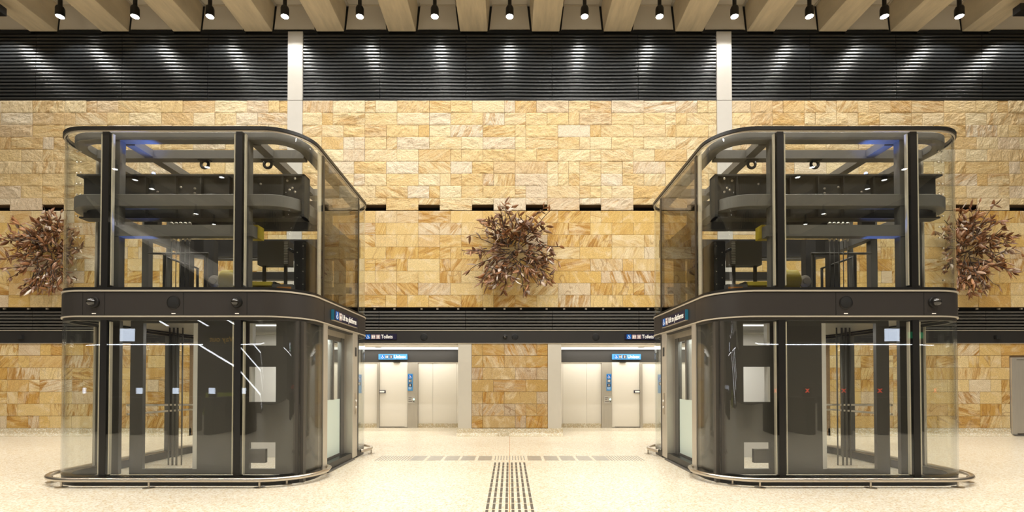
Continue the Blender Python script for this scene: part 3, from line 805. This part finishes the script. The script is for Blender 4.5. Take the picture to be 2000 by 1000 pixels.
    MB(sx).box(-.3, .35, -.1, .3, 0, .10).build('bed_frame', M['steeldk'], t)
    t = thing('yellow_frame', 'yellow steel machine bed behind the %s lift fascia glass' % nm, 'frame', (sx*3.98, 7.9, zf))
    MB(sx).box(-.2, .27, 0, .4, .30, .36).box(-.2, .27, 0, .4, .10, .15).box(.1, .27, 0, .4, .15, .30).build('beam', M['yel'], t)
    MB(sx).box(-.25, -.22, 0, .4, 0, .36).box(.24, .27, 0, .4, 0, .1).box(-.2, -.17, 0, .4, 0, .1).build('leg', M['steeldk'], t)
    t = thing('pulley_bracket', 'yellow pulley bracket under the machine beam of the %s lift' % nm, 'bracket', (sx*4.05, 7.75, 3.72))
    MB(sx).box(-.12, .1, 0, .2, 0, .04).box(-.12, .1, 0, .2, .15, .20).box(-.12, -.08, 0, .2, .04, .15).box(.06, .1, 0, .2, .04, .15).build('bracket', M['yel'], t)
    MB(sx).lathe([(.07, 0), (.06, .04), (.07, .08)], (-.01, .06, .1), (0, 1, 0), 16).build('pulley', M['orange'], t)
    MB(sx).box(-.02, .02, .08, .12, .2, .30).build('hanger', M['steeldk'], t)
    t = thing('control_cabinet', 'tall black control cabinet in the inner corner of the %s lift machine room' % nm, 'cabinet', (sx*3.28, 7.8, zf))
    MB(sx).box(-.08, .10, 0, .5, 0, .98).build('body', M['blk'], t)
    m = MB(sx)
    for j in range(9): m.lathe([(.008, 0), (.008, .006)], (.05 if j % 2 else -.04, 0, .1+j*.1), (0,-1,0), 8)
    m.build('screw', M['stain2'], t)
    MB(sx).tube([(.08, .1, .8), (.2, .0, .86)], .025, 8).build('switch_lever', M['blk'], t)
    t = thing('inverter_box', 'grey finned inverter box hanging by the ropes of the %s lift' % nm, 'electrical box', (sx*3.95, 8.3, 3.42))
    MB(sx).box(-.26, .26, 0, .2, 0, .40).build('casing', M['steel'], t)
    m = MB(sx)
    for j in range(14): m.box(-.25, -.19, -.02, 0, .02+j*.027, .032+j*.027)
    m.build('cooling_fin', M['lightgrey'], t)
    MB(sx).box(-.2, -.16, .05, .1, -.72, 0).box(.16, .2, .05, .1, -.72, 0).build('stand', M['steeldk'], t)
    t = thing('junction_box', 'orange and grey junction box at the foot of the %s lift machine room' % nm, 'electrical box', (sx*3.52, 7.7, zf))
    MB(sx).box(-.16, .16, 0, .2, 0, .28).build('box', M['steel'], t)
    MB(sx).box(-.14, .08, -.012, 0, .10, .24).build('cover', M['orange'], t)
    t = thing('guard_rail', 'grey tubular guard rail in the %s lift machine room' % nm, 'railing', (sx*5.9, 8.5, zf))
    MB(sx).tube([(.28, 0, .96), (-.75, 0, .96)], .02, 8).tube([(.06, .1, .93), (.06, 1.0, .93)], .02, 8).build('top_rail', M['steel'], t)
    for px_, py_ in ((0.0, 0.0), (.06, .12), (.06, 1.0), (-.72, 0.0)):
        MB(sx).tube([(px_, py_, 0), (px_, py_, .94)], .024, 8).lathe([(.045, 0), (.045, .1)], (px_, py_, 0), (0,0,1), 10).build('post', M['steel'], t)
    t = thing('hoist_rope', 'bundle of vertical hoist ropes in the %s lift machine room' % nm, 'rope', (sx*4.3, 8.25, zf))
    for j in range(6): MB(sx).tube([(-.02+j*.032, 0, 0), (-.02+j*.032, 0, 1.3)], .006, 6).build('strand', M['steel'], t)
    t = thing('suspension_rope', 'row of rope sockets hanging under the machine beam of the %s lift' % nm, 'rope', (sx*5.13, 7.75, zf))
    for j in range(5):
        a = -.14+j*.07
        o = MB(sx).tube([(a, 0, 0), (a, 0, 1.02)], .007, 6).build('strand', M['steel'], t)
        MB(sx).lathe([(.012, -.08), (.026, 0), (.03, .20), (.014, .22)], (a, 0, 1.04), (0,0,1), 10).build('socket', M['stain'], o)
    for z_, w_ in ((2.70, 'on the machine floor'), (4.57, 'on top of the machine beam')):
        t = thing('added_lamp', 'added blue lamp %s of the %s lift' % (w_, nm), 'lamp', (sx*(5.35 if z_ > 3 else 5.2), 7.45 if z_ > 3 else 7.39, z_))  # lamps added to put a blue glow on the steel undersides
        MB(sx).lathe([(.035, 0), (.035, .015), (.025, .02)], (0,0,0), (0,0,1), 14).build('base', M['blk'], t)
        MB(sx).lathe([(.02, .02), (.02, .04), (.008, .05)], (0,0,0), (0,0,1), 14).build('lens', M['blueglow'], t)
    return root
for sx, nm in ((-1, 'left'), (1, 'right')): build_lift(sx, nm)

# ------------------------------------------------------------------ tactile paving
t = thing('tactile_path', 'charcoal tactile guide path of eight bar rows running to the camera', 'tactile paving', (0, 5.4, 0))
proto = None
for r in range(8):
    for j in range(12):
        x = (r-3.5)*.075; y = .0+j*.30+.12
        if proto is None:
            pr = []
            proto = MB().box(-.0165, .0165, 0, .255, 0, .004).build('bar', M['tactile'], t, bevel=.006); o = proto
        else:
            o = proto.copy(); C.objects.link(o)
        o.location = (x, y, 0)
def bars(name, label, x0, n, pitch, y0, y1):
    tt = thing(name, label, 'tactile paving', (x0, y0, 0)); pr = None
    for j in range(n):
        if pr is None: pr = MB().box(-.009, .009, 0, y1-y0, 0, .003).build('bar', M['barlt'], tt); o = pr
        else:
            o = pr.copy(); C.objects.link(o)
        o.location = (j*pitch, 0, 0)
bars('tactile_strip', 'strip of thin grey tactile bars crossing near the left lift door', -2.50, 12, .054, 9.30, 9.88)
bars('tactile_strip', 'strip of thin grey tactile bars crossing near the right lift door', 1.905, 12, .054, 9.30, 9.88)
bars('tactile_strip', 'strip of thin tactile bars at the head of the dark guide path', -.275, 11, .055, 9.36, 9.88)
pos = [-1.74, -1.42, -1.10, -.79, -.47, .47, .79, 1.10, 1.42, 1.74]
side_w = ['fifth', 'fourth', 'third', 'second', 'first']
for i, x in enumerate(pos):
    q = side_w[i] if i < 5 else side_w[9-i]
    t = thing('floor_plate', 'satin steel plate in the tactile crossing, %s %s of the dark guide path' % (q, 'left' if i < 5 else 'right'), 'floor plate', (x, 9.59, 0), 0, 'steel plates in the tactile crossing')
    MB().box(-.13, .13, -.27, .27, 0, .003).build('plate', M['plate'], t)

# ------------------------------------------------------------------ dried leaf sculptures on the wall
def leaf_mat():
    m, nt, out = node_mat('copper brown leaf'); N = nt.nodes.new; L = nt.links.new
    at = N('ShaderNodeAttribute'); at.attribute_name = 'tone'
    rp = N('ShaderNodeValToRGB'); e = rp.color_ramp.elements
    e[0].position = 0; e[0].color = (.13,.058,.026,1); e[1].position = 1; e[1].color = (.66,.56,.47,1)
    for p, c in ((.3, (.20,.085,.034)), (.55, (.32,.14,.05)), (.8, (.34,.22,.14))):
        q = rp.color_ramp.elements.new(p); q.color = (*c, 1)
    L(at.outputs['Fac'], rp.inputs[0])
    b = N('ShaderNodeBsdfPrincipled'); b.inputs['Roughness'].default_value = .36; b.inputs['Metallic'].default_value = .1
    L(rp.outputs[0], b.inputs['Base Color']); L(b.outputs[0], out.inputs[0]); return m
M['leaf'] = leaf_mat()
def sculpture(cx, cz, seed, label, wx=1.):
    rng = random.Random(seed)
    t = thing('leaf_sculpture', label, 'plant sculpture', (cx, W-.08, cz))
    br = MB(); V = []; F = []; T = []
    def leaf(p, d, ln, wd, tone):
        d = d.normalized(); u = d.cross(Vector((rng.uniform(-1,1), rng.uniform(-1,1), rng.uniform(-1,1))))
        if u.length < .1: u = d.cross(Vector((0,0,1)))
        u.normalize(); n = d.cross(u); o = len(V); bend = rng.uniform(-.25, .35)*ln
        for k, (f, w_) in enumerate(((0, .08), (.2, .7), (.45, 1.), (.7, .75), (1., .02))):
            c = p + d*ln*f + n*bend*f*f
            V.extend([c-u*wd*w_ + n*wd*w_*.35, c, c+u*wd*w_ + n*wd*w_*.35]); T.extend([tone]*3)
        for k in range(4):
            q = o+3*k; F.extend([(q, q+1, q+4, q+3), (q+1, q+2, q+5, q+4)])
    for i in range(100):
        th = rng.uniform(0, 2*PI); rr = .95*math.sqrt(rng.random())
        core = Vector((.15*math.cos(th+1), -.18, -.12+.25*math.sin(th)))
        st = Vector((rr*.75*math.cos(th), -rng.uniform(.08, .55), rr*.7*math.sin(th)-.1))
        dr = Vector((math.cos(th)*rng.uniform(.4, 1.2)+rng.uniform(-.7,.7), rng.uniform(-.5, .15), math.sin(th)*rng.uniform(.4, 1.1)+rng.uniform(-.7,.7))).normalized()
        ln = rng.uniform(.35, .75)
        if rng.random() < .35: st = core*1.
        if rng.random() < .35: ln *= 1.5
        P = []; bend = Vector((rng.uniform(-.25,.25), rng.uniform(-.2,.05), rng.uniform(-.35,.1)))
        for k in range(6):
            f = k/5; q = st+dr*ln*f+bend*ln*f*f
            q.y = min(q.y, -.03)
            rad = math.hypot(q.x/1.36, (q.z)/1.18)
            if rad > 1.: q.x /= rad; q.z /= rad
            P.append(q)
        br.tube(P, [.013, .012, .010, .009, .007, .004], 5)
        for k in range(rng.randint(5, 10)):
            f = rng.uniform(.2, 1.); idx = min(4, int(f*5)); p = P[idx].lerp(P[idx+1], f*5-idx)
            ld = dr*.5 + Vector((rng.uniform(-1,1), rng.uniform(-.8,.3), rng.uniform(-1.1,.5)))
            leaf(p, ld, rng.uniform(.13, .29), rng.uniform(.024, .050), rng.random()**1.35)
    br.v = [(x*wx, min(y, -.02), z) for x, y, z in br.v]
    br.build('branches', M['twig'], t)
    MB().tube([(0, .079, -.1), (0, -.25, -.1)], .03, 8).lathe([(.09, 0), (.09, .012)], (0, .079, -.1), (0,-1,0), 16).build('wall_mount', M['twig'], t)
    me = bpy.data.meshes.new('foliage'); me.from_pydata([(v.x*wx, min(v.y, -.03), v.z) for v in V], [], F)
    a = me.attributes.new('tone', 'FLOAT', 'POINT'); a.data.foreach_set('value', np.array(T, dtype=np.float32))
    for p in me.polygons: p.use_smooth = True
    me.materials.append(M['leaf'])
    o = bpy.data.objects.new('foliage', me); C.objects.link(o); o.parent = t
    so = o.modifiers.new('thickness', 'SOLIDIFY'); so.thickness = .003
sculpture(.12, 4.98, 41, 'round burst of dried brown leaves and twigs on the wall between the lifts')
sculpture(-12.1, 4.98, 57, 'burst of dried brown leaves on the wall beyond the left lift', .75)
sculpture(12.05, 4.98, 63, 'burst of dried brown leaves on the wall beyond the right lift', .73)

# ------------------------------------------------------------------ the hall behind the camera, seen in the glass
bw = struct(MB().box(-22, 22, YB-.2, YB, 0, 11.8).build('wall_front', M['steel']))
for s, nm in ((-1, 'left'), (1, 'right')):
    struct(MB(s).box(7.5, 21, -8.35, -8.05, 3.1, 3.9).build('wall_bulkhead_'+nm, M['navy']))
for s, nm in ((-1, 'left'), (1, 'right')):
    t = thing('wall_screen', 'bright white information screen on the opposite hall wall, mirrored in the %s lift' % nm, 'screen', (s*17.0, -8.05, 3.5))
    MB().box(-.36, .36, 0, .06, -.31, .31).build('frame', M['blk'], t)
    MB().box(-.33, .33, .06, .065, -.28, .28).build('display', M['screen'], t)
t = thing('exit_sign', 'green lit exit sign on the opposite bulkhead mirrored in the right lift', 'sign', (18.3, -8.05, 3.5), 0)
M['exitg'] = emit('green exit light', (.02,.55,.22), 2.2)
MB().box(-.55, .55, 0, .05, -.14, .14).build('light_box', M['exitg'], t)
m = MB(); m.prism([(-.18, -.05), (.02, -.05), (.02, -.11), (.2, 0), (.02, .11), (.02, .05), (-.18, .05)], 'y', .05, .053)
m.build('arrow', M['led'], t)
t = thing('way_out_sign', 'black hanging sign with yellow Way out lettering mirrored in the left lift', 'sign', (-12.75, -7.99, 3.3), PI)
MB().box(-.85, .85, -.05, .05, -.27, .27).build('board', M['blk'], t)
M['yeltext'] = pbr('yellow lettering', (.8,.5,.06), .4, emis=(.9,.5,.05), estr=.5)
text('lettering', 'Way out', .34, M['yeltext'], t, (-.65, -.052, 0))
# ticket gates
gi = 0
for s, nm in ((-1, 'left'), (1, 'right')):
    for j in range(6):
        x = s*(7.2+j*1.0)
        t = thing('ticket_gate', 'dark ticket gate mirrored in the %s lift glass, %s one outward' % (nm, ORD[j]), 'ticket gate', (x, .3, 0), 0, 'ticket gates mirrored in the %s lift' % nm)
        MB().box(-.13, .13, -.9, .3, 0, 1.02).build('body', M['blk'], t, bevel=.04)
        MB().box(-.10, .10, .05, .12, 1.02, 1.30).build('display_post', M['blk'], t)
        if s < 0:
            MB().box(-.085, .085, .12, .126, 1.12, 1.28).build('display', M['screen'], t)
        else:
            M['redx'] = M.get('redx') or emit('red cross lamp', (1,.08,.03), 8.)
            m = MB()
            for q in (-1, 1): m.prism([(-.05*q-.012, 1.15), (-.05*q+.012, 1.15), (.05*q+.012, 1.26), (.05*q-.012, 1.26)], 'y', .12, .126)
            m.build('red_cross', M['redx'], t)
        MB().prism([(.13+.1*(1+math.cos(a)) if abs(a) < 9 else 0, .62+.42*math.sin(a)) for a in [2*PI*k/16 for k in range(16)]], 'y', -.32, -.29).build('flap', M['void'], t)
M['lime'] = pbr('lime plastic', (.42,.52,.04), .5)
for j in range(3):
    t = thing('floor_sign', 'lime folding floor caution board mirrored in the left lift, %s of three' % ORD[j], 'caution sign', (-12.2-j*.42, -7.6, 0), 0, 'lime caution boards')
    for q in (-1, 1):
        pr = [(q*.28, 0), (q*.26, 0), (q*.02, .95), (q*.05, .95)]
        MB().prism([(y, z) for y, z in pr], 'x', -.17, .17).build('leaf', M['lime'], t)
    MB().box(-.09, .09, .12, .15, .50, .64).build('panel', M['blk'], t)
# inclined slatted casing and lit escalator balustrades beyond the bulkhead
sl = struct(MB().prism([(-21, -2.35+.6*21), (-9.5, -2.35+.6*9.5), (-9.5, -2.45+.6*9.5), (-21, -2.45+.6*21)], 'y', YB+.1, -9.).build('trim_3', M['void']))
m = MB()
for j in range(11):
    y = -9.4-j*.78
    m.prism([(-21, -2.24+.6*21), (-9.5, -2.24+.6*9.5), (-9.5, -2.35+.6*9.5), (-21, -2.35+.6*21)], 'y', y, y+.36)
m.build('slats', M['white'], sl)
for j, (y, dz) in enumerate(((-8.8, 0.), (-10.2, .75), (-11.4, 1.35))):
    t = thing('escalator', 'escalator balustrade with a sloping white light line mirrored in the left lift, %s line' % ORD[j], 'escalator', (-12.5, y, 0), 0, 'escalator balustrades mirrored in the left lift')
    x0, x1, z0 = -3.6, 3.0, 2.06+dz
    MB().prism([(x0, z0-.6*x0-.05), (x1, z0-.6*x1-.05), (x1, 0), (x0, 0)], 'y', -.05, .05).build('balustrade', M['blk'], t)
    MB().prism([(x0, z0-.6*x0), (x1, z0-.6*x1), (x1, z0-.6*x1-.05), (x0, z0-.6*x0-.05)], 'y', -.03, .07).build('light_line', M['ledw'], t)
for s, nm in ((-1, 'left'), (1, 'right')):
    t = thing('linear_lamp', 'thin white linear lamp under the opposite bulkhead mirrored in the %s lift' % nm, 'light', (s*14, -8.15, 3.1))
    MB().box(-6, 6, -.04, .04, -.035, 0).build('diffuser', M['ledw'], t)
    for j, (x, y) in enumerate(((17.65, -8), (17.65, -9.2), (17.65, -10.3), (17.8, -14.), (17.9, -15.9), (13.4, -7.8), (13.4, -8.9), (9., -8.))):
        t = thing('downlight', 'round ceiling downlight mirrored in the upper glass of the %s lift' % nm, 'light', (s*x, y, 10.92), 0, 'downlights mirrored in the %s lift' % nm)
        MB().lathe([(.12, 0), (.12, .2), (.05, .24), (.05, .74)], (0,0,0), (0,0,1), 16).build('housing', M['blk'], t)
        MB().lathe([(.11, -.005), (.11, 0)], (0,0,0), (0,0,1), 16).build('lens', M['lensfar'], t)

# ------------------------------------------------------------------ light
def area(name, loc, sx_, sy_, e, col=(1,.975,.925), rot=(0,0,0)):
    l = bpy.data.lights.new(name, 'AREA'); l.shape = 'RECTANGLE'; l.size = sx_; l.size_y = sy_; l.energy = e; l.color = col
    o = bpy.data.objects.new(name, l); o.location = loc; o.rotation_euler = rot; C.objects.link(o); return o
def spot(name, loc, tgt, e, ang, blend=.6, r=.09, col=(1,.97,.92)):
    l = bpy.data.lights.new(name, 'SPOT'); l.energy = e; l.spot_size = R(ang); l.spot_blend = blend; l.shadow_soft_size = r; l.color = col
    o = bpy.data.objects.new(name, l); o.location = loc; C.objects.link(o)
    o.rotation_euler = (Vector(tgt)-Vector(loc)).to_track_quat('-Z', 'Y').to_euler(); return o
for k in range(-7, 8):
    spot('spotlight beam', (k*BP, 12.81, 10.90), (k*BP, 12.95, 0), 165, 132, .4)
for x in (-7.6, -2.5, 2.5, 7.6):
    for y in (9.0, 5.5, 2.0):
        area('hall light', (x, y, 10.9), 3., .4, 305)
for x in (-14.2, -11.2, 11.2, 14.2):
    for y in (9.0, 5.0, 1.0):
        spot('side hall beam', (x, y, 10.9), (x, y, 0), 700, 104, .8, .12)
for s in (-1, 1):
    area('cove light', (s*5, 15.35, 2.44), 6.6, .5, 52, (1,.96,.88))
    area('cove light front', (s*5, 14.1, 2.44), 6.6, .3, 26, (1,.96,.88))
    area('shaft batten', (s*3.95, 8.6, 2.38), 1.2, .08, 60, (1,.97,.92))
    area('car light', (s*3.24, 8.7, 2.34), .12, 1.0, 13, (.93,1,.95))
    spot('added glow', (s*5.2, 7.39, 2.77), (s*5.40, 7.26, 3.58), 110, 36, .5, .02, (.10,.25,1.))  # added spots that throw blue onto the frame undersides
    spot('added glow', (s*5.35, 7.45, 4.63), (s*5.45, 7.40, 4.985), 30, 100, .6, .02, (.10,.25,1.))
for s in (-1, 1):
    for x, y in ((17.65, -8), (17.65, -9.2), (17.65, -10.3), (17.8, -14.), (17.9, -15.9), (13.4, -7.8), (13.4, -8.9), (9., -8.)):
        spot('rear beam', (s*x, y, 10.88), (s*x, y, 0), 800, 120, .7)

wd = bpy.data.worlds.new('hall air'); S.world = wd; wd.use_nodes = True
wd.node_tree.nodes['Background'].inputs[0].default_value = (.9, .82, .7, 1)
wd.node_tree.nodes['Background'].inputs[1].default_value = .06

# ------------------------------------------------------------------ camera
TH = R(.9); F = 975.
cam = bpy.data.cameras.new('camera'); co = bpy.data.objects.new('camera', cam); C.objects.link(co); S.camera = co
co.location = (0, 0, 1.5); co.rotation_euler = (PI/2+TH, 0, 0)
cam.sensor_width = 36; cam.lens = F/2000*36
cam.shift_x = (1000-995.5)/2000
cam.shift_y = (742-F*math.tan(TH)-500)/2000
cam.clip_end = 200

S.view_settings.view_transform = 'Standard'; S.view_settings.look = 'None'
S.view_settings.exposure = -.16; S.view_settings.gamma = 1.; S.view_settings.use_curve_mapping = False
cy = S.cycles
cy.max_bounces = 10; cy.transparent_max_bounces = 48; cy.glossy_bounces = 4; cy.diffuse_bounces = 4
cy.caustics_reflective = False; cy.caustics_refractive = False; cy.sample_clamp_indirect = 6.
